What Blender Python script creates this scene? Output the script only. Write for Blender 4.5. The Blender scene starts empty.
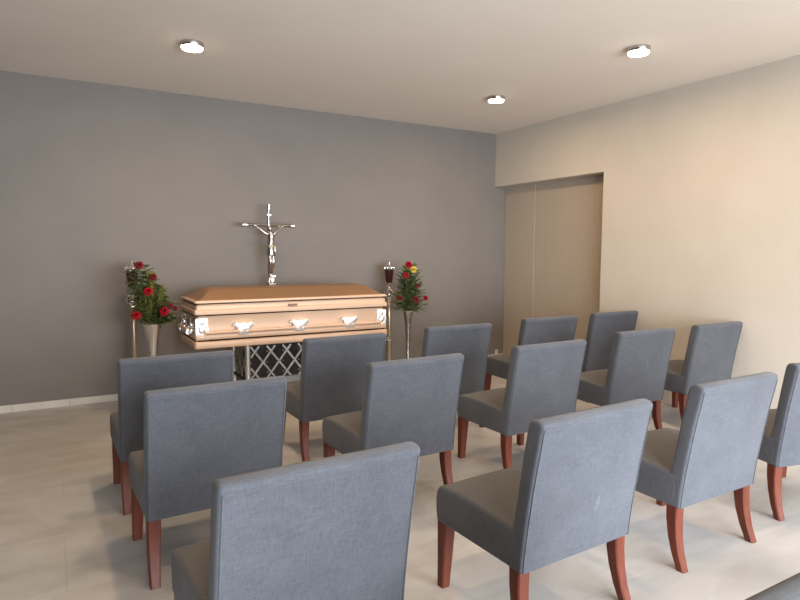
import bpy, bmesh, math, random
from mathutils import Vector, Matrix
PI = math.pi
C = bpy.context.scene.collection
sc = bpy.context.scene

# ------------------------------------------------------------------ helpers
def finish(me, smooth=35):
    if smooth:
        for p in me.polygons: p.use_smooth = True
        me.set_sharp_from_angle(angle=math.radians(smooth))

def obj(name, bm, mat, parent=None, loc=None, smooth=35, label=None):
    bmesh.ops.recalc_face_normals(bm, faces=bm.faces)
    me = bpy.data.meshes.new(name); bm.to_mesh(me); bm.free()
    for m in (mat if isinstance(mat, (list, tuple)) else [mat]): me.materials.append(m)
    finish(me, smooth)
    o = bpy.data.objects.new(name, me); C.objects.link(o)
    if parent is not None: o.parent = parent
    if loc is not None: o.location = loc
    if label: o['label'] = label
    return o

def thing(name, label, cat, loc=(0, 0, 0), rotz=0, group=None):
    o = bpy.data.objects.new(name, None); C.objects.link(o)
    o.empty_display_size = .1
    o.location = loc; o.rotation_euler = (0, 0, rotz)
    o['label'] = label; o['category'] = cat
    if group: o['group'] = group
    return o

def tag(o, label, cat, group=None, kind=None):
    o['label'] = label; o['category'] = cat
    if group: o['group'] = group
    if kind: o['kind'] = kind
    return o

def struct(name, bm, mat, label=None, parent=None, smooth=0):
    o = obj(name, bm, mat, parent, smooth=smooth)
    if parent is None: o['kind'] = 'structure'
    if label: o['label'] = label
    return o

def dup(root, loc, rotz, label, group=None):
    def cp(o, par):
        c = o.copy(); C.objects.link(c); c.parent = par
        for ch in list(o.children): cp(ch, c)
        return c
    r = cp(root, None); r.location = loc; r.rotation_euler = (0, 0, rotz); r['label'] = label
    if group: r['group'] = group
    return r

def box(bm, x0, x1, y0, y1, z0, z1, bevel=0, seg=2):
    b = bmesh.new()
    vs = [b.verts.new((x, y, z)) for x in (x0, x1) for y in (y0, y1) for z in (z0, z1)]
    for f in ((0, 1, 3, 2), (4, 6, 7, 5), (0, 4, 5, 1), (2, 3, 7, 6), (0, 2, 6, 4), (1, 5, 7, 3)):
        b.faces.new([vs[i] for i in f])
    bmesh.ops.recalc_face_normals(b, faces=b.faces)
    if bevel: bmesh.ops.bevel(b, geom=list(b.edges), offset=bevel, segments=seg, profile=.5, affect='EDGES')
    merge(bm, b)

def merge(bm, b):
    me = bpy.data.meshes.new('tmp'); b.to_mesh(me); b.free(); bm.from_mesh(me); bpy.data.meshes.remove(me)

def loft(bm, rings, cap=True, closed=True):
    R = [[bm.verts.new(p) for p in r] for r in rings]
    n = len(R[0])
    for a, b in zip(R, R[1:]):
        for i in range(n if closed else n - 1):
            j = (i + 1) % n
            bm.faces.new((a[i], a[j], b[j], b[i]))
    if cap and closed:
        bm.faces.new(R[0][::-1]); bm.faces.new(R[-1])
    return R

def lathe(bm, prof, cx=0, cy=0, n=24, cap=True):
    rings = [[(cx + r * math.cos(2 * PI * i / n), cy + r * math.sin(2 * PI * i / n), z) for i in range(n)] for r, z in prof]
    loft(bm, rings, cap)

def tube(bm, pts, r, n=8, cap=True):
    pts = [Vector(p) for p in pts]
    rs = r if isinstance(r, (list, tuple)) else [r] * len(pts)
    rings = []; up = None
    for i, p in enumerate(pts):
        t = (pts[min(i + 1, len(pts) - 1)] - pts[max(i - 1, 0)]).normalized()
        if up is None:
            up = Vector((0, 0, 1)) if abs(t.z) < .9 else Vector((1, 0, 0))
        a = t.cross(up).normalized(); b = a.cross(t).normalized(); up = b
        rings.append([p + (a * math.cos(2 * PI * k / n) + b * math.sin(2 * PI * k / n)) * rs[i] for k in range(n)])
    loft(bm, rings, cap)

def ball(bm, c, r, seg=12, scale=(1, 1, 1)):
    m = Matrix.Translation(c) @ Matrix.Diagonal((*[r * s for s in scale], 1))
    bmesh.ops.create_uvsphere(bm, u_segments=seg, v_segments=max(6, seg // 2 + 2), radius=1, matrix=m)

def inset_poly(poly, d):
    """offset a closed 2-D outline inwards (outline counter-clockwise or not, sign worked out)"""
    n = len(poly)
    area = sum(poly[i][0] * poly[(i + 1) % n][1] - poly[(i + 1) % n][0] * poly[i][1] for i in range(n))
    s = 1 if area > 0 else -1
    out = []
    for i in range(n):
        p0, p, p1 = (Vector(poly[i - 1]), Vector(poly[i]), Vector(poly[(i + 1) % n]))
        e0 = (p - p0).normalized(); e1 = (p1 - p).normalized()
        n0 = Vector((-e0.y, e0.x)) * s; n1 = Vector((-e1.y, e1.x)) * s
        b = (n0 + n1)
        if b.length < 1e-6: b = n0
        b.normalize()
        k = min(1 / max(b.dot(n0), .4), 1.6)
        out.append(tuple(p + b * d * k))
    return out

def rounded_extrude(bm, prof, w, r, mid=1, fn=None, steps=4):
    """profile in (y, z) carried along x over width w, its two ends rounded by r"""
    secs = []
    for k in range(steps + 1):
        t = PI / 2 * k / steps
        secs.append((-w / 2 + r * (1 - math.sin(t)) if False else -w / 2 + r * (1 - math.cos(PI / 2 - t)) , r * (1 - math.sin(t))))
    left = [(-w / 2 + r - r * math.cos(t), r - r * math.sin(t)) for t in [PI / 2 * k / steps for k in range(steps + 1)]]
    xs = left + [(-w / 2 + r + (w - 2 * r) * k / (mid + 1), 0) for k in range(1, mid + 1)] + [(-x, d) for x, d in left[::-1]]
    rings = []
    for x, d in xs:
        pp = inset_poly(prof, d) if d > 1e-6 else prof
        ring = []
        for i, (y, z) in enumerate(pp):
            if fn: y, z = fn(x, y, z, i)
            ring.append((x, y, z))
        rings.append(ring)
    loft(bm, rings)

# ------------------------------------------------------------------ materials
def mat(name, col, rough=.5, metal=0, spec=.5, build=None):
    m = bpy.data.materials.new(name); m.use_nodes = True
    nt = m.node_tree; b = nt.nodes['Principled BSDF']
    b.inputs['Base Color'].default_value = (*col, 1)
    b.inputs['Roughness'].default_value = rough
    b.inputs['Metallic'].default_value = metal
    b.inputs['Specular IOR Level'].default_value = spec
    if build: build(nt, b)
    return m

def noise_col(scale, c0, c1, detail=4, stretch=(1, 1, 1), bump=0, bscale=None, p0=.3, p1=.7, rough=.55, dist=0):
    def f(nt, b):
        tc = nt.nodes.new('ShaderNodeTexCoord'); mp = nt.nodes.new('ShaderNodeMapping')
        mp.inputs['Scale'].default_value = stretch
        nt.links.new(tc.outputs['Object'], mp.inputs['Vector'])
        n = nt.nodes.new('ShaderNodeTexNoise'); n.inputs['Scale'].default_value = scale
        n.inputs['Detail'].default_value = detail; n.inputs['Roughness'].default_value = rough; n.inputs['Distortion'].default_value = dist
        nt.links.new(mp.outputs[0], n.inputs['Vector'])
        r = nt.nodes.new('ShaderNodeValToRGB')
        r.color_ramp.elements[0].position = p0; r.color_ramp.elements[0].color = (*c0, 1)
        r.color_ramp.elements[1].position = p1; r.color_ramp.elements[1].color = (*c1, 1)
        nt.links.new(n.outputs['Fac'], r.inputs['Fac']); nt.links.new(r.outputs['Color'], b.inputs['Base Color'])
        if bump:
            n2 = nt.nodes.new('ShaderNodeTexNoise'); n2.inputs['Scale'].default_value = bscale or scale
            n2.inputs['Detail'].default_value = 3
            nt.links.new(mp.outputs[0], n2.inputs['Vector'])
            bp = nt.nodes.new('ShaderNodeBump'); bp.inputs['Strength'].default_value = bump; bp.inputs['Distance'].default_value = .004
            nt.links.new(n2.outputs['Fac'], bp.inputs['Height']); nt.links.new(bp.outputs['Normal'], b.inputs['Normal'])
    return f

def fabric_nodes(c0, c1):
    """woven linen: two stretched noises (weft and warp slubs) over a soft mottle"""
    def f(nt, b):
        L = nt.links.new
        tc = nt.nodes.new('ShaderNodeTexCoord')
        def nz(sx, sy, sz, scale, detail=2):
            mp = nt.nodes.new('ShaderNodeMapping'); mp.inputs['Scale'].default_value = (sx, sy, sz)
            L(tc.outputs['Object'], mp.inputs['Vector'])
            n = nt.nodes.new('ShaderNodeTexNoise'); n.inputs['Scale'].default_value = scale; n.inputs['Detail'].default_value = detail
            L(mp.outputs[0], n.inputs['Vector']); return n.outputs['Fac']
        def mth(op, a, b_, v=None):
            m = nt.nodes.new('ShaderNodeMath'); m.operation = op
            L(a, m.inputs[0])
            if b_ is not None: L(b_, m.inputs[1])
            else: m.inputs[1].default_value = v
            return m.outputs[0]
        wf = nz(1, 5, 9, 28); wp = nz(9, 5, 1, 28); mo = nz(1, 1, 1, 5, 3)
        s = mth('ADD', wf, wp); s = mth('ADD', s, mo); s = mth('MULTIPLY', s, None, 1 / 3)
        r = nt.nodes.new('ShaderNodeValToRGB')
        r.color_ramp.elements[0].position = .36; r.color_ramp.elements[0].color = (*c0, 1)
        r.color_ramp.elements[1].position = .64; r.color_ramp.elements[1].color = (*c1, 1)
        L(s, r.inputs['Fac']); L(r.outputs['Color'], b.inputs['Base Color'])
        bp = nt.nodes.new('ShaderNodeBump'); bp.inputs['Strength'].default_value = .25; bp.inputs['Distance'].default_value = .003
        L(s, bp.inputs['Height']); L(bp.outputs['Normal'], b.inputs['Normal'])
        b.inputs['Sheen Weight'].default_value = .15; b.inputs['Sheen Roughness'].default_value = .5
    return f

def floor_nodes(nt, b):
    L = nt.links.new
    tc = nt.nodes.new('ShaderNodeTexCoord')
    n1 = nt.nodes.new('ShaderNodeTexNoise'); n1.inputs['Scale'].default_value = 1.1; n1.inputs['Detail'].default_value = 6
    n1.inputs['Roughness'].default_value = .6; n1.inputs['Distortion'].default_value = .8
    L(tc.outputs['Object'], n1.inputs['Vector'])
    r1 = nt.nodes.new('ShaderNodeValToRGB')
    r1.color_ramp.elements[0].position = .33; r1.color_ramp.elements[0].color = (.43, .40, .36, 1)
    r1.color_ramp.elements[1].position = .62; r1.color_ramp.elements[1].color = (.53, .515, .50, 1)
    L(n1.outputs['Fac'], r1.inputs['Fac'])
    # stretched cloudy veins, as in the porcelain slabs
    mp = nt.nodes.new('ShaderNodeMapping'); mp.inputs['Scale'].default_value = (.6, 2.2, 1); mp.inputs['Rotation'].default_value = (0, 0, .25)
    L(tc.outputs['Object'], mp.inputs['Vector'])
    n2 = nt.nodes.new('ShaderNodeTexNoise'); n2.inputs['Scale'].default_value = 1.6; n2.inputs['Detail'].default_value = 5; n2.inputs['Distortion'].default_value = 1.5
    L(mp.outputs[0], n2.inputs['Vector'])
    r2 = nt.nodes.new('ShaderNodeValToRGB')
    r2.color_ramp.elements[0].position = .40; r2.color_ramp.elements[0].color = (.80, .79, .78, 1)
    r2.color_ramp.elements[1].position = .56; r2.color_ramp.elements[1].color = (1, 1, 1, 1)
    L(n2.outputs['Fac'], r2.inputs['Fac'])
    mx = nt.nodes.new('ShaderNodeMix'); mx.data_type = 'RGBA'; mx.blend_type = 'MULTIPLY'; mx.inputs['Factor'].default_value = .6
    L(r1.outputs['Color'], mx.inputs['A']); L(r2.outputs['Color'], mx.inputs['B'])
    br = nt.nodes.new('ShaderNodeTexBrick'); br.inputs['Scale'].default_value = 1
    br.inputs['Brick Width'].default_value = 1.2; br.inputs['Row Height'].default_value = .6; br.inputs['Mortar Size'].default_value = .0025
    br.inputs['Color1'].default_value = (1, 1, 1, 1); br.inputs['Color2'].default_value = (.96, .96, .96, 1); br.inputs['Mortar'].default_value = (.86, .84, .82, 1)
    L(tc.outputs['Object'], br.inputs['Vector'])
    m2 = nt.nodes.new('ShaderNodeMix'); m2.data_type = 'RGBA'; m2.blend_type = 'MULTIPLY'; m2.inputs['Factor'].default_value = 1
    L(mx.outputs['Result'], m2.inputs['A']); L(br.outputs['Color'], m2.inputs['B'])
    L(m2.outputs['Result'], b.inputs['Base Color'])

M = {}
M['grey_wall'] = mat('grey_wall', (.2, .19, .18), .75, build=noise_col(2.5, (.176, .158, .142), (.192, .172, .155), bump=.05, bscale=60))
M['dark_wall'] = mat('dark_wall', (.08, .07, .065), .8, build=noise_col(2.5, (.05, .045, .04), (.06, .055, .05)))
M['cream_wall'] = mat('cream_wall', (.66, .56, .43), .75, build=noise_col(2, (.56, .51, .44), (.59, .54, .468), bump=.05, bscale=60))
M['ceiling'] = mat('ceiling', (.6, .52, .44), .85, build=noise_col(1.5, (.78, .70, .62), (.81, .73, .65), bump=.03, bscale=60))
M['floor'] = mat('floor', (.5, .46, .4), .38, build=floor_nodes)
M['skirting'] = mat('skirting', (.6, .55, .48), .4, build=noise_col(4, (.54, .50, .45), (.62, .58, .52)))
M['door'] = mat('door', (.42, .33, .25), .45, build=noise_col(6, (.42, .36, .29), (.45, .385, .31), stretch=(1, 6, .6)))
M['fabric'] = mat('fabric', (.17, .18, .2), .9, spec=.2, build=fabric_nodes((.061, .064, .075), (.099, .104, .118)))
M['seat_fabric'] = mat('seat_fabric', (.12, .115, .11), .9, spec=.2, build=fabric_nodes((.068, .065, .064), (.104, .098, .095)))
M['scuff'] = mat('scuff', (.15, .155, .17), .9, spec=.2, build=fabric_nodes((.075, .079, .09), (.135, .14, .152)))
M['piping'] = mat('piping', (.12, .125, .14), .9, spec=.2, build=fabric_nodes((.068, .072, .084), (.105, .110, .125)))
M['leg_wood'] = mat('leg_wood', (.2, .06, .04), .42, spec=.25, build=noise_col(6, (.085, .019, .010), (.14, .035, .018), stretch=(6, 6, .8), detail=5))
M['copper'] = mat('copper', (.7, .42, .25), .5, .15, build=noise_col(3, (.66, .45, .31), (.69, .475, .33), stretch=(1, 1, 1)))
M['copper_top'] = mat('copper_top', (.5, .25, .11), .45, .3, build=noise_col(3, (.30, .165, .08), (.33, .18, .09)))
M['bronze'] = mat('bronze', (.2, .12, .07), .4, .6, build=noise_col(20, (.17, .10, .06), (.24, .15, .09)))
M['shade_line'] = mat('shade_line', (.05, .03, .02), .9, spec=.05, build=noise_col(8, (.018, .010, .007), (.03, .016, .011)))  # near-black colour for the shadow lines on the casket
def chrome_nodes(nt, b):
    tc = nt.nodes.new('ShaderNodeTexCoord'); n = nt.nodes.new('ShaderNodeTexNoise'); n.inputs['Scale'].default_value = 45
    nt.links.new(tc.outputs['Object'], n.inputs['Vector'])
    bp = nt.nodes.new('ShaderNodeBump'); bp.inputs['Strength'].default_value = .35; bp.inputs['Distance'].default_value = .006
    nt.links.new(n.outputs['Fac'], bp.inputs['Height']); nt.links.new(bp.outputs['Normal'], b.inputs['Normal'])
M['chrome'] = mat('chrome', (.86, .86, .86), .14, 1, build=chrome_nodes)
M['polished'] = mat('polished', (.93, .93, .93), .38, .85, build=noise_col(30, (.88, .88, .88), (.96, .96, .96)))
M['silver'] = mat('silver', (.74, .73, .71), .24, 1, build=noise_col(20, (.48, .455, .42), (.56, .535, .50)))
M['dull_steel'] = mat('dull_steel', (.4, .39, .38), .45, .8, build=noise_col(30, (.25, .24, .23), (.55, .54, .52)))
M['aluminium'] = mat('aluminium', (.68, .68, .67), .4, .9, build=noise_col(20, (.64, .64, .63), (.72, .72, .71)))
M['pole_metal'] = mat('pole_metal', (.62, .5, .36), .35, .8, build=noise_col(20, (.58, .47, .34), (.65, .53, .39)))
M['red_glass'] = mat('red_glass', (.045, .012, .012), .15, build=noise_col(10, (.035, .012, .013), (.06, .015, .015)))
M['black'] = mat('black', (.02, .02, .022), .5, build=noise_col(15, (.016, .016, .018), (.028, .028, .03)))
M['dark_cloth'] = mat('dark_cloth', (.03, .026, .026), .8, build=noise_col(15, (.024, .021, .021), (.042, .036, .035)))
M['red_petal'] = mat('red_petal', (.38, .012, .02), .8, spec=.1, build=noise_col(40, (.20, .004, .009), (.34, .007, .014)))
M['dark_petal'] = mat('dark_petal', (.14, .012, .018), .8, spec=.1, build=noise_col(40, (.10, .008, .012), (.2, .016, .022)))
M['yellow_petal'] = mat('yellow_petal', (.6, .42, .03), .6, build=noise_col(40, (.50, .34, .02), (.66, .50, .06)))
M['leaf'] = mat('leaf', (.06, .09, .03), .5, build=noise_col(9, (.055, .075, .022), (.18, .21, .065)))
M['pale_leaf'] = mat('pale_leaf', (.2, .2, .06), .55, build=noise_col(9, (.17, .19, .04), (.38, .36, .09)))
M['candle'] = mat('candle', (.75, .7, .6), .5, build=noise_col(12, (.72, .67, .57), (.78, .73, .63)))
M['stem'] = mat('stem', (.08, .1, .04), .6, build=noise_col(12, (.06, .08, .03), (.1, .12, .05)))
def glow(nt, b):
    n = nt.nodes.new('ShaderNodeTexNoise'); n.inputs['Scale'].default_value = 2
    r = nt.nodes.new('ShaderNodeValToRGB')
    r.color_ramp.elements[0].color = (1, .86, .62, 1); r.color_ramp.elements[1].color = (1, .88, .66, 1)
    nt.links.new(n.outputs['Fac'], r.inputs['Fac']); nt.links.new(r.outputs['Color'], b.inputs['Emission Color'])
    b.inputs['Emission Strength'].default_value = 14
M['glow'] = mat('glow', (.9, .85, .75), .5, build=glow)

# ------------------------------------------------------------------ room
X, Y, H = 5.412, 6.712, 3.175          # right wall, back wall, ceiling
XL, YR = -1.35, -1.7                   # left wall, rear wall
DY, DZ, DX = 4.79, 2.446, 5.60         # recess of the sliding door
b = bmesh.new(); box(b, XL - .2, X + .4, YR - .2, Y + .2, -.12, 0); struct('floor', b, M['floor'])
b = bmesh.new(); box(b, XL - .2, X + .4, YR - .2, Y + .2, H, H + .12); struct('ceiling', b, M['ceiling'])
b = bmesh.new(); box(b, XL - .2, X + .4, Y, Y + .2, 0, H); struct('wall_back', b, M['grey_wall'])
b = bmesh.new(); box(b, X, X + .3, YR, DY, 0, H); box(b, X, X + .3, DY, Y, DZ, H); struct('wall_right', b, M['cream_wall'])
b = bmesh.new(); box(b, XL - .2, XL, YR, Y, 0, H); struct('wall_left', b, M['dark_wall'])
WX0, WX1, WZ1 = -.3, 5.2, 2.35         # the glazed opening behind the viewer
b = bmesh.new()
box(b, XL, WX0, YR - .2, YR, 0, H); box(b, WX1, X, YR - .2, YR, 0, H); box(b, WX0, WX1, YR - .2, YR, WZ1, H)
struct('wall_rear', b, M['cream_wall'])
b = bmesh.new()
box(b, WX0, WX1, YR - .12, YR - .06, WZ1 - .06, WZ1); 
for x in (WX0, (WX0 + WX1) / 2 - .03, WX1 - .06): box(b, x, x + .06, YR - .12, YR - .06, 0, WZ1)
struct('trim_2', b, M['aluminium'])
# skirting board in short lengths with butt joints
b = bmesh.new()
x = XL
while x < DX - .01:
    x1 = min(x + .48, DX); box(b, x + .0012, x1 - .0012, Y - .012, Y, 0, .07, .002, 1); x = x1
struct('baseboard_back', b, M['skirting'])
b = bmesh.new(); box(b, 5.44, 5.50, Y - .02, Y - .0125, .07, .14, .003, 1); box(b, 5.44, 5.50, Y - .02, Y - .0125, 0, .07); struct('trim_1', b, M['skirting'])
# sliding door in the recess: two tall leaves
d = bpy.data.objects.new('door_1', None); C.objects.link(d); d['kind'] = 'structure'
b = bmesh.new(); box(b, DX, DX + .035, 6.1015, Y - .002, .01, DZ, .003, 1); obj('door_leaf', b, M['door'], d)
b = bmesh.new(); box(b, DX + .004, DX + .035, DY, 6.10, .01, DZ, .003, 1); obj('door_leaf', b, M['door'], d)
b = bmesh.new(); box(b, DX + .036, X + .3, DY, Y, 0, DZ); struct('wall_recess', b, M['cream_wall'])

# ------------------------------------------------------------------ chairs
W, HB = .65, .3075
back_prof = [(0, .3075), (-.006, .37), (-.013, .43), (-.023, .50), (-.036, .58), (-.051, .67), (-.068, .76), (-.083, .83), (-.094, .892),
             (-.097, .897), (-.099, .905), (-.096, .914), (-.088, .9215), (-.075, .926), (-.055, .927), (-.036, .923), (-.024, .913), (-.018, .90),
             (-.006, .84), (.012, .74), (.030, .63), (.046, .54), (.058, .48), (.075, .40), (.080, .3075)]
def seat_fn(x, y, z, i):
    if z > .44:
        z += .016 * (1 - (x / (W / 2)) ** 2) * max(0, 1 - ((y - .33) / .24) ** 2)
    elif y > .5:
        y += .006 * (1 - (x / (W / 2)) ** 2)
    return y, z
seat_prof = [(.014, .3075), (.05, .3075), (.20, .3075), (.40, .3075), (.545, .3075), (.556, .318), (.563, .36), (.565, .41), (.560, .447), (.546, .470), (.52, .482),
             (.46, .486), (.40, .488), (.33, .488), (.25, .486), (.17, .483), (.05, .480), (.014, .479)]

def leg_bm(sx, rear):
    bm = bmesh.new(); rings = []
    if rear: st = [(.315, .045, .063, .062), (.24, .044, .060, .059), (.16, .035, .055, .054), (.08, .016, .049, .049), (0, -.014, .043, .044)]
    else: st = [(.315, .524, .066, .064), (.16, .526, .056, .054), (0, .530, .045, .045)]
    for z, cy, w, dd in st:
        xo = sx * (W / 2 - .006); xi = xo - sx * w
        x0, x1 = min(xo, xi), max(xo, xi); c = .006
        y0, y1 = cy - dd / 2, cy + dd / 2
        rings.append([(x0 + c, y0, z), (x1 - c, y0, z), (x1, y0 + c, z), (x1, y1 - c, z), (x1 - c, y1, z), (x0 + c, y1, z), (x0, y1 - c, z), (x0, y0 + c, z)])
    loft(bm, rings); return bm

def make_chair(label):
    t = thing('upholstered_chair', label, 'chair')
    bm = bmesh.new(); rounded_extrude(bm, back_prof, W, .016, mid=3)
    bk = obj('backrest', bm, M['fabric'], t, smooth=40)
    bm = bmesh.new(); e = W / 2 - .0125
    rear = [(y - .001, z) for y, z in back_prof[:9]]
    for s in (-1, 1): tube(bm, [(s * e, y, z) for y, z in rear], .0024, 6)
    tube(bm, [(-e, -.0955, .894), (-e / 2, -.0955, .894), (e / 2, -.0955, .894), (e, -.0955, .894)], .0028, 6)
    obj('piping', bm, M['piping'], bk)
    bm = bmesh.new(); rounded_extrude(bm, seat_prof, W + .003, .02, mid=7, fn=seat_fn)
    st = obj('seat', bm, [M['fabric'], M['seat_fabric']], t, smooth=50)
    for p in st.data.polygons:
        if p.normal.z > .55 and p.center.z > .44: p.material_index = 1
    for rr in (True, False):
        for s in (-1, 1): obj('leg', leg_bm(s, rr), M['leg_wood'], t, smooth=30)
    return t

G = 'grey upholstered chairs set out in rows before the casket'
chairs = [  # x, y, turn, label
 (.675, 1.676, .038, 'grey fabric chair nearest the viewer, its big back at the bottom left'),
 (.621, 3.773, .017, 'grey fabric chair at the left end of the front row, below the wide trumpet vase'),
 (.648, 2.871, .028, 'leftmost grey fabric chair of the second row, between the nearest and farthest left chairs'),
 (1.834, 4.029, .018, 'grey fabric chair in the front row directly before the casket and its folding stand'),
 (1.81, 2.995, .035, 'second grey fabric chair from the left in the second row'),
 (1.83, 1.688, .039, 'big grey fabric chair in the middle foreground with a pale scuff on its back'),
 (2.933, 4.143, -.015, 'grey fabric front row chair below the slim trumpet vase'),
 (2.914, 3.054, .027, 'grey fabric chair third from the left in the second row, its seat side showing'),
 (2.891, 1.754, .013, 'grey fabric chair right of the scuffed foreground one, both rear legs fully showing'),
 (4.067, 4.246, -.034, 'grey fabric front row chair standing before the left leaf of the sliding door'),
 (4.082, 3.196, -.022, 'grey fabric chair fourth from the left in the second row, before the door edge'),
 (3.885, 1.745, -.27, 'grey fabric chair cut off by the right edge of the photo, one rear leg showing'),
 (5.02, 4.30, -.006, 'grey fabric chair at the right end of the front row, by the door edge'),
 (5.035, 3.194, .003, 'grey fabric chair farthest right in the second row, close against the cream wall'),
 (1.19, .615, .0, 'grey fabric chair of which only a bit of backrest shows, bottom right corner'),
]
c0 = make_chair(chairs[0][3]); c0['group'] = G
c0.location = (chairs[0][0], chairs[0][1], 0); c0.rotation_euler = (0, 0, chairs[0][2])
made = [c0] + [dup(c0, (x, y, 0), a, lab, G) for x, y, a, lab in chairs[1:]]
def rear_y(z):
    for (y0, z0), (y1, z1) in zip(back_prof, back_prof[1:]):
        if z0 <= z <= z1: return y0 + (y1 - y0) * (z - z0) / (z1 - z0)
    return 0
def scuff(par, cx, cz, w, h, tilt):
    b = bmesh.new(); vs = []
    for k in range(18):
        a = 2 * PI * k / 18; r = 1 + .18 * math.sin(3 * a + 1)
        u, v = w * r * math.cos(a), h * r * math.sin(a)
        x, z = cx + u * math.cos(tilt) - v * math.sin(tilt), cz + u * math.sin(tilt) + v * math.cos(tilt)
        vs.append(b.verts.new((x, rear_y(z) - .0008, z)))
    c = b.verts.new((cx, rear_y(cz) - .0008, cz))
    for k in range(18): b.faces.new((vs[k], vs[(k + 1) % 18], c))
    obj('scuff_mark', b, M['scuff'], par, smooth=0, label='pale worn mark')
scuff(made[5], .075, .515, .013, .030, -.25)
scuff(made[10], .05, .64, .010, .036, .05)

# ------------------------------------------------------------------ casket
CX0, CX1, CY0, CY1 = 1.087, 3.085, 5.60, 6.30
cm, cw, cl = ((CX0 + CX1) / 2, (CY0 + CY1) / 2, CX1 - CX0)
cas = thing('casket', 'copper coloured metal casket with chrome corners and lugs on a folding stand', 'casket', (cm, cw, .642))
hx, hy = cl / 2, (CY1 - CY0) / 2
Z0 = .642
def rect_ring(ix, iy, z, r=.03, n=5):
    """rounded rectangle ring inset from the casket outline, casket-local"""
    ax, ay = hx - ix, hy - iy; out = []
    for qx, qy, a0 in ((1, 1, 0), (-1, 1, 90), (-1, -1, 180), (1, -1, 270)):
        for k in range(n):
            a = math.radians(a0 + 90 * k / (n - 1))
            out.append((qx * (ax - r) + r * math.cos(a), qy * (ay - r) + r * math.sin(a), z - Z0))
    return out
# base moulding
b = bmesh.new(); loft(b, [rect_ring(i, i, z, .02) for i, z in ((.012, .642), (.003, .646), (0, .655), (0, .695), (.004, .704), (.012, .709), (.03, .711))])
obj('base_moulding', b, M['copper'], cas, smooth=40)
b = bmesh.new(); loft(b, [rect_ring(i, i, z, .02) for i, z in ((.03, .705), (.03, .722), (.012, .724), (.008, .730), (.008, .764), (.014, .772), (.028, .776), (.034, .79), (.034, .94), (.03, .945))])
obj('body', b, M['copper'], cas, smooth=40)
b = bmesh.new(); loft(b, [rect_ring(i, i, z, .02) for i, z in ((.04, .942), (.04, .953), (.012, .953), (.004, .957), (.002, .965), (.002, .992), (.010, .999), (.018, 1.006), (.018, 1.034), (.024, 1.042), (.05, 1.045))])
obj('lid_skirt', b, M['copper'], cas, smooth=40)
b = bmesh.new(); loft(b, [rect_ring(i, i, z, .02) for i, z in ((.034, 1.040), (.034, 1.060), (.012, 1.060), (.006, 1.066), (.006, 1.078), (.012, 1.084))]); obj('lid_rim', b, M['copper'], cas, smooth=40)
b = bmesh.new()
crown = [(.035, .016, 1.078), (.045, .022, 1.088), (.058, .032, 1.094), (.085, .06, 1.108), (.125, .115, 1.142), (.165, .17, 1.170), (.185, .20, 1.180), (.21, .22, 1.184), (.25, .25, 1.186)]
loft(b, [rect_ring(ix, iy, z, .02) for ix, iy, z in crown]); obj('lid', b, M['copper_top'], cas, smooth=28)
for nm, z0_, z1_, i_ in (('base_shade_line', .710, .7225, .014), ('rail_shade_line', .775, .781, .018), ('lid_shade_line', .944, .954, .010), ('rim_shade_line', 1.049, 1.061, .018)):  # dark rings paint in the shadow lines between the mouldings
    b = bmesh.new(); loft(b, [rect_ring(i_, i_, z, .02) for z in (z0_, z1_)]); obj(nm, b, M['shade_line'], cas, smooth=40, label='dark strip painted as a shadow line')
# swing bars along the sides and the ends
zb = .790 - Z0
def lug(parent, ang, loc):
    bm = bmesh.new()
    # winged plate: wide top, pinched bottom, raised scroll relief; local y- faces out
    out = [(-.086, .052), (-.070, .058), (-.035, .050), (0, .060), (.035, .050), (.070, .058), (.086, .052), (.080, .025), (.070, .0), (.064, -.03), (.052, -.052), (.02, -.062), (-.02, -.062), (-.052, -.052), (-.064, -.03), (-.070, .0), (-.080, .025)]
    loft(bm, [[(x, 0.0, z) for x, z in out], [(x, -.030, z) for x, z in out], [(x * .93, -.042, z * .92) for x, z in out], [(x * .6, -.050, z * .6 - .004) for x, z in out]])
    for x, z, r in ((-.045, .028, .016), (.045, .028, .016), (0, .034, .018), (-.03, -.025, .014), (.03, -.025, .014), (0, -.002, .016)):
        ball(bm, (x, -.044, z), r, 12, (1, .6, 1))
    tube(bm, [(-.085, -.03, .040), (-.098, -.03, .028)], .012, 8); tube(bm, [(.085, -.03, .040), (.098, -.03, .028)], .012, 8)
    o = obj('lug', bm, M['polished'], parent, loc); o.rotation_euler = (0, 0, ang); return o
bar_y = hy - .034 + .036
for s in (-1, 1):
    b = bmesh.new(); tube(b, [(-hx + .09, s * bar_y, zb), (hx - .09, s * bar_y, zb)], .0155, 12); obj('handle_bar', b, M['copper'], cas)
    for xx in (1.537, 2.093, 2.638):
        lug(cas, 0 if s < 0 else PI, (xx - cm, s * (hy - .034), .812 - Z0))
for s in (-1, 1):
    bx = s * (hx - .034 + .066)
    b = bmesh.new(); tube(b, [(bx, -.20, zb + .02), (bx, .20, zb + .02)], .0155, 12)
    obj('handle_bar', b, M['copper'], cas)
    for yy in (-.17, .17):
        bm = bmesh.new(); box(bm, -.035, .035, -.022, 0, -.05, .06, .012, 2); ball(bm, (0, -.03, .035), .028, 10); ball(bm, (0, -.03, -.02), .03, 10)
        tube(bm, [(0, -.01, .01), (0, -.05, .03), (0, -.066, .0)], .014, 8); tube(bm, [(-.045, -.066, -.02), (.045, -.066, -.02)], .024, 10)
        ball(bm, (0, -.03, .075), .016, 8, (1, 1, 1.9))
        o = obj('lug', bm, M['chrome'], cas, (s * (hx - .034), yy, .812 - Z0)); o.rotation_euler = (0, 0, s * PI / 2)
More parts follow.
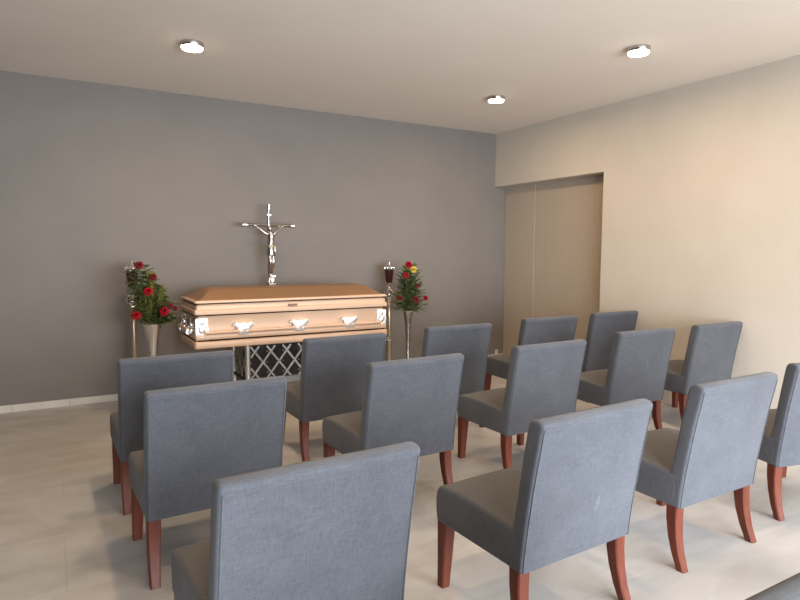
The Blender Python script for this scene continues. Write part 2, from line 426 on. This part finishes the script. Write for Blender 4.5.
# embossed corner plates
for sx in (-1, 1):
    for sy in (-1, 1):
        bm = bmesh.new(); t0 = .034 - .016
        L_, T = .105, .016
        ax, ay = sx * (hx - t0), sy * (hy - t0)
        def P(u, v, z): return (ax - sx * u, ay - sy * v, z - Z0)
        rings = []
        for z, g in ((.715, .0), (.723, .006), (.765, .004), (.815, .012), (.865, .004), (.912, .006), (.922, 0)):
            e = L_ - .008 + g
            rings.append([P(-g * .5, -g * .5, z), P(e, -g * .5, z), P(e, T, z), P(T, T, z), P(T, e * .9, z), P(-g * .5, e * .9, z)])
        loft(bm, rings)
        for z, r in ((.885, .026), (.815, .036), (.750, .028)):
            ball(bm, P(.05, .002, z), r, 12, (1, .45, 1)); ball(bm, P(.002, .05, z), r, 12, (.45, 1, 1))
        for z in (.85, .78):
            for u in (.02, .085): ball(bm, P(u, .0, z), .015, 8, (1, .7, 1.3))
        obj('corner_plate', bm, M['polished'], cas)
bm = bmesh.new(); box(bm, 2.03 - cm - .04, 2.03 - cm + .04, -hy - .004, -hy + .022, 1.008 - Z0, 1.024 - Z0, .004, 1); box(bm, 2.03 - cm - .052, 2.03 - cm - .036, -hy - .007, -hy + .02, 1.004 - Z0, 1.026 - Z0, .004, 1)
obj('lid_catch', bm, M['bronze'], cas, label='dark bronze catch')

# ------------------------------------------------------------------ folding stand under the casket
tr = thing('casket_stand', 'silver folding lattice stand with black end frame carrying the casket', 'casket stand', (cm, cw, 0))
px0, px1, py0, py1 = 1.59 - cm, 2.62 - cm, 5.685 - cw, 6.19 - cw
for xx in (px0, px1):
    for yy in (py0, py1):
        b = bmesh.new(); tube(b, [(xx, yy, .07), (xx, yy, .612)], .024, 14); lathe(b, [(.028, .610), (.028, .640), (.026, .642)], xx, yy, 14)
        pst = obj('post', b, M['aluminium'], tr)
        b = bmesh.new(); bmesh.ops.create_cone(b, cap_ends=True, segments=18, radius1=.036, radius2=.036, depth=.024, matrix=Matrix.Translation((xx, yy, .036)) @ Matrix.Rotation(PI / 2, 4, 'Y'))
        box(b, xx - .02, xx + .02, yy - .012, yy + .012, .04, .085, .004, 1)
        obj('castor', b, M['black'], pst)
for yy in (py0, py1):
    b = bmesh.new(); box(b, px0 - .06, px1 + .06, yy + .05 * (1 if yy < 0 else -1) - .022, yy + .05 * (1 if yy < 0 else -1) + .022, .622, .642, .004, 1)
    obj('top_rail', b, M['aluminium'], tr)
def bar(bm, p, q, nrm, w=.009, t=.003):
    p, q, nrm = Vector(p), Vector(q), Vector(nrm); dd = (q - p).normalized(); a = dd.cross(nrm).normalized() * w
    n = nrm * t
    loft(bm, [[p + a + n, p - a + n, p - a - n, p + a - n], [q + a + n, q - a + n, q - a - n, q + a - n]])
def lattice(p0, p1, count, z0, z1, nrm, name):
    bm = bmesh.new(); p0, p1 = Vector(p0), Vector(p1); L = (p1 - p0); st = L / count; nn = Vector(nrm)
    for k in range(-1, count + 1):
        for s, off in ((1, .004), (-1, -.004)):
            a, c_ = (k, k + 1.5) if s > 0 else (k + 1.5, k)
            za, zc = z0, z1
            def clip(u): return min(max(u, 0), count)
            ua, uc = clip(a), clip(c_)
            if abs(ua - uc) < .2: continue
            za2 = z0 + (z1 - z0) * (ua - a) / (c_ - a); zc2 = z0 + (z1 - z0) * (uc - a) / (c_ - a)
            P = p0 + st * ua + Vector((0, 0, za2)) + nn * off; Q = p0 + st * uc + Vector((0, 0, zc2)) + nn * off
            bar(bm, P, Q, nn)
    for k in range(count + 1):
        for z in (z0 + (z1 - z0) * .5, z0 + (z1 - z0) * .17, z0 + (z1 - z0) * .83):
            ball(bm, p0 + st * k + Vector((0, 0, z)) + nn * .007, .007, 6)
    return obj(name, bm, M['dull_steel'], tr)
lattice((px0 + .03, py0, 0), (px1 - .03, py0, 0), 6, .30, .615, (0, -1, 0), 'front_lattice')
lattice((px0, py0 + .03, 0), (px0, py1 - .03, 0), 3, .30, .605, (-1, 0, 0), 'end_lattice')
lattice((px1, py0 + .03, 0), (px1, py1 - .03, 0), 3, .30, .605, (1, 0, 0), 'end_lattice')
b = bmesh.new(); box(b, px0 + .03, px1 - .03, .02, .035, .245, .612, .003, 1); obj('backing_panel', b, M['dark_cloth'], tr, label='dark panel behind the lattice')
for xx in (px0, px1):
    b = bmesh.new(); box(b, xx - .016, xx + .016, py0 + .03, py1 - .03, .268, .298, .004, 1)
    obj('lower_rail', b, M['black'], tr, label='black lower rail')

# ------------------------------------------------------------------ crucifix on a floor stand behind the casket
QX, QY = 2.078, 6.50
cr = thing('crucifix', 'tall silver crucifix with a small figure, standing behind the middle of the casket', 'crucifix', (QX, QY, 0))
b = bmesh.new(); lathe(b, [(.16, 0), (.16, .012), (.10, .03), (.04, .05), (.02, .09), (.016, .2), (.016, 1.04), (.03, 1.06), (.018, 1.09), (.018, 1.13)], 0, 0, 20); obj('stand', b, M['silver'], cr)
b = bmesh.new(); box(b, -.028, .045, -.03, .03, 1.13, 1.155, .006, 1); box(b, .012, .055, -.03, .026, 1.155, 1.262, .008, 2)
for z in (1.175, 1.262): box(b, -.018, .064, -.036, .03, z - .007, z + .007, .003, 1)
obj('socket', b, M['silver'], cr)
b = bmesh.new(); tube(b, [(0, 0, 1.15), (0, 0, 2.005)], .017, 10); tube(b, [(-.25, 0, 1.822), (.25, 0, 1.822)], .014, 10)
ct = obj('cross', b, M['silver'], cr)
for (x, z, ax) in ((-.268, 1.822, 0), (.268, 1.822, 0), (0, 2.025, 1)):
    b = bmesh.new()
    m = Matrix.Translation((x, 0, z)) @ (Matrix.Rotation(PI / 2, 4, 'Y') if ax == 0 else Matrix.Identity(4))
    bmesh.ops.create_cone(b, cap_ends=True, segments=12, radius1=.024, radius2=.024, depth=.05, matrix=m)
    ball(b, (x, 0, z) if ax else (x + math.copysign(.022, x), 0, z), .018 if not ax else .025, 10)
    obj('end_cap', b, M['chrome'], ct)
b = bmesh.new(); box(b, -.024, .024, -.024, -.016, 1.925, 1.945, .003, 1); obj('plaque', b, M['silver'], ct)
# the small figure: one skinned surface
fig = bmesh.new()
jo = {}
def J(n, p, r, par=None):
    v = fig.verts.new(p); jo[n] = (v, r)
    if par: fig.edges.new((jo[par][0], v))
fy = -.042
J('pelvis', (.004, fy, 1.575), .034)
J('waist', (.008, fy - .004, 1.635), .030, 'pelvis'); J('chest', (.006, fy - .004, 1.69), .038, 'waist'); J('collar', (.004, fy, 1.728), .028, 'chest')
J('neck', (.0, fy - .012, 1.75), .014, 'collar'); J('chin', (-.006, fy - .022, 1.764), .018, 'neck'); J('head', (-.008, fy - .022, 1.79), .024, 'chin'); J('crown', (-.008, fy - .018, 1.812), .017, 'head')
for s, n in ((-1, 'l'), (1, 'r')):
    J(n + 'sh', (s * .045, fy, 1.728), .017, 'collar'); J(n + 'el', (s * .10, fy + .006, 1.772), .012, n + 'sh'); J(n + 'wr', (s * .155, fy + .018, 1.815), .009, n + 'el'); J(n + 'ha', (s * .178, fy + .022, 1.826), .010, n + 'wr')
    J(n + 'hip', (s * .020 + .004, fy, 1.545), .027, 'pelvis'); J(n + 'kn', (s * .017 + .010, fy - .022, 1.42), .020, n + 'hip'); J(n + 'ca', (s * .013 + .008, fy - .006, 1.36), .019, n + 'kn'); J(n + 'an', (s * .008 + .004, fy + .008, 1.275), .012, n + 'ca'); J(n + 'to', (s * .008 + .004, fy - .006, 1.235), .011, n + 'an')
fig.verts.index_update()
order = [(v.index, r) for v, r in jo.values()]
me = bpy.data.meshes.new('figure'); fig.to_mesh(me); fig.free(); me.materials.append(M['silver'])
fo = bpy.data.objects.new('figure', me); C.objects.link(fo); fo.parent = cr
sk = fo.modifiers.new('skin', 'SKIN'); sk.use_smooth_shade = True
for i, r in order: me.skin_vertices[0].data[i].radius = (r, r)
me.skin_vertices[0].data[0].use_root = True
sb = fo.modifiers.new('sub', 'SUBSURF'); sb.levels = 2; sb.render_levels = 2
b = bmesh.new()
lathe(b, [(.036, 1.605), (.043, 1.59), (.046, 1.555), (.050, 1.50), (.047, 1.487)], .004, fy, 14)
box(b, .036, .060, fy - .02, fy + .012, 1.50, 1.60, .008, 2)
obj('loincloth', b, M['silver'], fo)

# ------------------------------------------------------------------ torch stands
def torch(label, x, y, cup_z, flame_top):
    t = thing('torch_stand', label, 'torch stand', (x, y, 0), 0, 'metal torch stands with red glass cups beside the casket')
    b = bmesh.new(); lathe(b, [(.15, 0), (.15, .012), (.11, .028), (.05, .045), (.026, .07), (.03, .10), (.02, .12)], 0, 0, 22); obj('base', b, M['silver'], t)
    b = bmesh.new(); lathe(b, [(.021, .11), (.021, .43), (.024, .435), (.024, cup_z - .20), (.018, cup_z - .19)], 0, 0, 14); obj('pole', b, M['pole_metal'], t)
    b = bmesh.new(); lathe(b, [(.022, .425), (.033, .44), (.026, .455), (.036, .47), (.022, .487)], 0, 0, 14)
    for k in range(3): a = 2 * PI * k / 3 + .6; ball(b, (.038 * math.cos(a), .038 * math.sin(a), .445), .013, 8)
    obj('collar', b, M['chrome'], t)
    b = bmesh.new(); lathe(b, [(.02, cup_z - .21), (.034, cup_z - .19), (.018, cup_z - .165), (.014, cup_z - .12), (.026, cup_z - .09), (.013, cup_z - .06), (.02, cup_z - .02), (.036, cup_z)], 0, 0, 14)
    for k in range(5):
        a = 2 * PI * k / 5
        pts = [(.012 * math.cos(a), .012 * math.sin(a), cup_z - .17), (.055 * math.cos(a), .055 * math.sin(a), cup_z - .15), (.062 * math.cos(a), .062 * math.sin(a), cup_z - .11), (.03 * math.cos(a), .03 * math.sin(a), cup_z - .075)]
        tube(b, pts, [.012, .009, .011, .006], 6)
    obj('ornament', b, M['chrome'], t)
    b = bmesh.new(); lathe(b, [(.034, cup_z), (.046, cup_z + .05), (.058, cup_z + .165), (.055, cup_z + .168), (.04, cup_z + .05)], 0, 0, 18); obj('glass_cup', b, M['red_glass'], t, label='dark red glass cup')
    b = bmesh.new(); lathe(b, [(.062, cup_z + .160), (.066, cup_z + .172), (.062, cup_z + .184), (.05, cup_z + .20), (.036, cup_z + .215), (.022, cup_z + .232), (.012, flame_top)], 0, 0, 18)
    for k in range(8): a = 2 * PI * k / 8; ball(b, (.062 * math.cos(a), .062 * math.sin(a), cup_z + .184), .014, 8, (1, 1, 1.5))
    obj('crown_rim', b, M['chrome'], t)
    return t
torch('metal torch stand half hidden by the flowers at the left end of the casket', .667, 6.42, 1.178, 1.44)
torch('metal torch stand with dark red cup showing clear at the right end of the casket', 3.57, 6.45, 1.155, 1.41)

# ------------------------------------------------------------------ flowers
random.seed(4)
def trumpet(label, x, y, prof, mat_):
    t = thing('trumpet_vase', label, 'vase', (x, y, 0), 0, 'tall silver trumpet vases beside the casket')
    b = bmesh.new(); lathe(b, [(.13, 0), (.13, .01), (.09, .022), (.04, .04)] + prof, 0, 0, 28, cap=True); obj('vase_body', b, mat_, t)
    b = bmesh.new(); r, z = prof[-1]
    lathe(b, [(r - .004, z - .012), (r + .004, z - .010), (r + .008, z), (r + .004, z + .006), (r - .006, z + .002)], 0, 0, 28, cap=False); obj('rim', b, M['chrome'], t)
    return t
vL = (.79, 6.05); vR = (3.634, 6.10)
trumpet('wide silver trumpet vase on the floor at the left end of the casket', *vL, [(.022, .08), (.024, .30), (.034, .52), (.048, .66), (.065, .77), (.088, .852)], M['chrome'])
trumpet('slim silver trumpet vase on the floor at the right end of the casket', *vR, [(.020, .08), (.022, .45), (.030, .60), (.040, .72), (.055, .80), (.068, .838)], M['silver'])

def blade(bm, p, d, ln, w, droop=.3, fold=.25):
    d = Vector(d).normalized(); side = d.cross(Vector((0, 0, 1)))
    if side.length < .1: side = Vector((1, 0, 0))
    side.normalize(); up = side.cross(d)
    prev = None
    for k, ww in enumerate((.15, .8, 1, .7, .05)):
        u = k / 4
        c = Vector(p) + d * ln * u - Vector((0, 0, droop * ln * u * u))
        row = [bm.verts.new(c - side * w * ww + up * w * ww * fold), bm.verts.new(c), bm.verts.new(c + side * w * ww + up * w * ww * fold)]
        if prev:
            for i in (0, 1): bm.faces.new((prev[i], prev[i + 1], row[i + 1], row[i]))
        prev = row

def rose_bm(r, mi=0):
    bm = bmesh.new()
    for layer, (n, tilt, rr, hh) in enumerate(((3, .15, .34, .62), (4, .45, .58, .60), (5, .8, .82, .5), (6, 1.15, 1.0, .36))):
        for k in range(n):
            a = 2 * PI * k / n + layer * .7
            ca, sa = math.cos(a), math.sin(a); rows = []
            for j in range(4):
                u = j / 3; rad = r * (.12 + (rr - .12) * u ** .8); z = r * (hh * math.sin(u * PI / 2) * 1.25 - .35 - .12 * layer * u * u)
                hw = .95 * PI / n * (.35 + .75 * math.sin(PI * (.15 + .75 * u))) * 1.15
                rows.append([bm.verts.new((rad * math.cos(a + q * hw), rad * math.sin(a + q * hw), z + (.05 * r if q == 0 else 0))) for q in (-1, 0, 1)])
            for A, B in zip(rows, rows[1:]):
                for i in (0, 1): bm.faces.new((A[i], A[i + 1], B[i + 1], B[i]))
    return bm

def flower(name, label, cat, p, r, m, base, group, aim=(-.3, -1, .45)):
    t = thing(name, label, cat, p, 0, group)
    h = obj('bloom', rose_bm(r), m, t, smooth=60)
    h.rotation_euler = Vector(aim).to_track_quat('Z', 'Y').to_euler()
    b = bmesh.new(); s = Vector(base) - Vector(p)
    tube(b, [(0, 0, 0), s * .35 + Vector((0, .0, -.03)), s], .004, 6); obj('stem', b, M['stem'], t)
    return t
random.seed(11)
# greenery of the left arrangement: loose, leaning, dark leaves with yellow-green sprays
lb = Vector((vL[0], vL[1], .85))
def spray(bm, top, base, n, ln, w, droop, spread=1.0, bend=.02):
    base, top = Vector(base), Vector(top)
    ax = (top - base)
    tube(bm, [base, base + ax * .5 + Vector((random.uniform(-bend, bend), random.uniform(-bend, bend), 0)), top], [.004, .003, .0015], 5)
    for k in range(n):
        u = .25 + .75 * (k + .5) / n; a = k * 2.4 + random.uniform(-.5, .5)
        dv = ax.normalized() * .55 + Vector((math.cos(a), math.sin(a), random.uniform(-.2, .3))) * spread
        blade(bm, base + ax * u, dv, ln * random.uniform(.7, 1.2), w * random.uniform(.75, 1.2), droop)
bmD, bmP = bmesh.new(), bmesh.new()
tips = [(-.19, -.06, .57), (-.14, .0, .56), (-.09, -.05, .54), (-.24, -.05, .50), (-.06, .02, .49), (-.02, -.04, .43), (-.20, -.10, .44), (.02, 0, .37), (-.16, -.12, .38), (.05, -.05, .31),
        (-.22, -.10, .33), (.10, .0, .24), (-.18, -.08, .24), (.12, .02, .16), (-.20, -.08, .15), (-.05, -.12, .27), (.03, -.12, .19), (-.12, -.12, .17), (.12, -.06, .09), (-.14, -.06, .07), (.16, -.03, .05), (-.08, -.09, .48), (.0, -.09, .36), (-.10, -.12, .31), (.13, -.06, .20), (.05, -.08, .06), (-.25, -.04, .40)]
for i, tp in enumerate(tips):
    spray(bmD, lb + Vector((tp[0] * .95 + .035, tp[1], tp[2])), lb + Vector((random.uniform(-.03, .03), random.uniform(-.03, .03), -.02)), 24, .095, .028, .3)
for tp in ((-.06, -.10, .50), (-.02, -.12, .45), (-.10, -.13, .30), (.05, -.11, .36), (.07, -.11, .29), (-.05, -.14, .22), (-.01, -.12, .49), (.08, -.10, .33), (-.04, -.13, .40), (-.09, -.13, .16), (-.15, -.12, .22)):
    spray(bmP, lb + Vector(tp) + Vector((.025, 0, 0)), lb + Vector(tp) * 0 + Vector((tp[0] * .4, -.06, tp[2] * .3)), 26, .06, .017, .1)
tag(obj('left_greenery' if 0 else 'greenery', bmD, M['leaf'], smooth=0), 'dark leafy greenery standing in the wide left trumpet vase', 'greenery', kind='stuff')
tag(obj('greenery', bmP, M['pale_leaf'], smooth=0), 'yellow-green leaf sprays among the flowers in the wide left trumpet vase', 'greenery', kind='stuff')
rb = Vector((vR[0], vR[1], .83)); bmR = bmesh.new()
random.seed(21)
for i in range(46):
    u = i / 45; a = i * 2.4; z = .52 * (1 - u) + .02
    rad = .05 + .16 * u ** .7 if u < .8 else .19
    tp = Vector((math.cos(a) * rad + .02, math.sin(a) * rad * .7, z))
    spray(bmR, rb + tp, rb + Vector((0, 0, max(-.01, z * .62 - .1))), 9, .135, .017, .1, 1.0)
for i in range(44):
    a = i * 2.4; z = .04 + .44 * i / 44
    dv = Vector((math.cos(a), math.sin(a), .35)); ln = .27 - .12 * i / 44
    blade(bmR, rb + Vector((0, 0, z)), dv, ln, .016, .15)
tag(obj('greenery', bmR, M['leaf'], smooth=0), 'spiky fern-like greenery standing in the slim right trumpet vase', 'greenery', kind='stuff')
gl, gr = 'red flowers in the wide left vase', 'red flowers in the slim right vase'
for dx, dy, dz, r, mm, lab in (
    (-.113, -.12, .559, .040, 'dark_petal', 'dark red flower at the very top of the left arrangement'),
    (-.05, -.17, .322, .043, 'red_petal', 'bright red flower in the middle of the left arrangement'),
    (.084, -.16, .132, .047, 'red_petal', 'large bright red flower low on the right side of the left arrangement'),
    (-.154, -.14, .104, .044, 'red_petal', 'red flower low on the left of the left arrangement, before the torch stand pole'),
    (.001, -.14, .448, .034, 'dark_petal', 'dark red flower near the top right of the left arrangement'),
    (.145, -.12, .182, .026, 'dark_petal', 'upper small dark red bud reaching toward the casket corner'),
    (.188, -.12, .148, .024, 'dark_petal', 'small dark red bud reaching farthest right toward the casket corner')):
    flower('red_flower', lab, 'flower', tuple(lb + Vector((dx, dy, dz))), r, M[mm], tuple(lb + Vector((0, 0, 0))), gl)
for dx, dy, dz, r, mm, lab in (
    (-.040, -.08, .560, .044, 'red_petal', 'bright red flower at the very top of the right arrangement'),
    (-.085, -.10, .438, .036, 'red_petal', 'red flower just below the topmost one in the right arrangement'),
    (-.17, -.11, .174, .034, 'dark_petal', 'dark red flower low on the left of the right arrangement, beside the torch stand'),
    (.03, -.13, .150, .042, 'dark_petal', 'large dark red flower low in the middle of the right arrangement'),
    (.205, -.07, .157, .032, 'red_petal', 'red flower sticking out farthest right of the right arrangement'),
    (.085, -.09, .31, .024, 'red_petal', 'small red bud halfway up the right side of the right arrangement')):
    flower('red_flower', lab, 'flower', tuple(rb + Vector((dx, dy, dz))), r, M[mm], tuple(rb + Vector((0, 0, .02))), gr)
flower('yellow_flower', 'yellow flower beside the topmost red one in the right arrangement', 'flower', tuple(rb + Vector((.025, -.09, .503))), .042, M['yellow_petal'], tuple(rb), None)

# ------------------------------------------------------------------ ceiling lights and daylight
def lamp(name, typ, loc, rot, energy, col, **k):
    l = bpy.data.lights.new(name, typ); l.energy = energy; l.color = col
    for a, v in k.items(): setattr(l, a, v)
    o = bpy.data.objects.new(name, l); C.objects.link(o); o.location = loc; o.rotation_euler = rot
    return o
dl = None
DL = [(1.014, 5.055, 'round ceiling downlight above the left end of the casket'),
      (4.13, 5.13, 'small round ceiling downlight farthest back, near the corner above the door'),
      (4.13, 3.34, 'round ceiling downlight nearest the right wall, at the top right of the photo'),  # the three that follow are added, unseen, to light the room
      (1.014, 3.34, 'added round ceiling downlight above the second row, out of view'),
      (1.014, 1.55, 'added round ceiling downlight above the nearest chair, out of view'),
      (4.13, 1.55, 'added round ceiling downlight above the right foreground chair, out of view')]
for x, y, lab in DL:
    if dl is None:
        dl = thing('ceiling_light', lab, 'ceiling light', (x, y, H), 0, 'round warm downlights on the ceiling')
        b = bmesh.new(); lathe(b, [(.090, 0), (.090, -.034), (.088, -.037), (.083, -.037), (.082, -.032), (.082, 0)], 0, 0, 36, cap=False); obj('housing', b, M['silver'], dl)
        b = bmesh.new(); lathe(b, [(.082, -.030), (.082, -.042), (.077, -.049), (.05, -.054), (.001, -.056)], 0, 0, 36); obj('diffuser', b, M['glow'], dl, label='glowing white diffuser')
    else: dup(dl, (x, y, H), 0, lab, 'round warm downlights on the ceiling')
    lamp('downlight', 'AREA', (x, y, H - .066), (0, 0, 0), 15, (1, .70, .42), shape='DISK', size=.16)
lamp('window_daylight', 'AREA', (2.6, YR - 2.6, 1.8), (PI / 2 - .04, 0, 0), 1600, (.86, .925, 1), shape='RECTANGLE', size=8, size_y=3.6)

w = bpy.data.worlds.new('world'); sc.world = w; w.use_nodes = True
bg = w.node_tree.nodes['Background']; bg.inputs['Color'].default_value = (.75, .86, 1, 1); bg.inputs['Strength'].default_value = .6

# ------------------------------------------------------------------ camera
yaw, pitch, roll, f = .52383, -.08146, .0039, 599.84
cy_, sy_, cp, sp = math.cos(yaw), math.sin(yaw), math.cos(pitch), math.sin(pitch)
F = Vector((sy_ * cp, cy_ * cp, sp)); R = Vector((cy_, -sy_, 0)); U = R.cross(F)
R2 = R * math.cos(roll) + U * math.sin(roll); U2 = U * math.cos(roll) - R * math.sin(roll)
cd = bpy.data.cameras.new('camera'); cd.sensor_width = 36; cd.lens = f * 36 / 800; cd.clip_start = .05
co = bpy.data.objects.new('camera', cd); C.objects.link(co)
co.matrix_world = Matrix.Translation((0, 0, 1.54465)) @ Matrix((R2, U2, -F)).transposed().to_4x4()
sc.camera = co
sc.view_settings.view_transform = 'Standard'; sc.view_settings.look = 'None'; sc.view_settings.exposure = .33
sc.cycles.use_denoising = True
sc.cycles.max_bounces = 10; sc.cycles.diffuse_bounces = 6
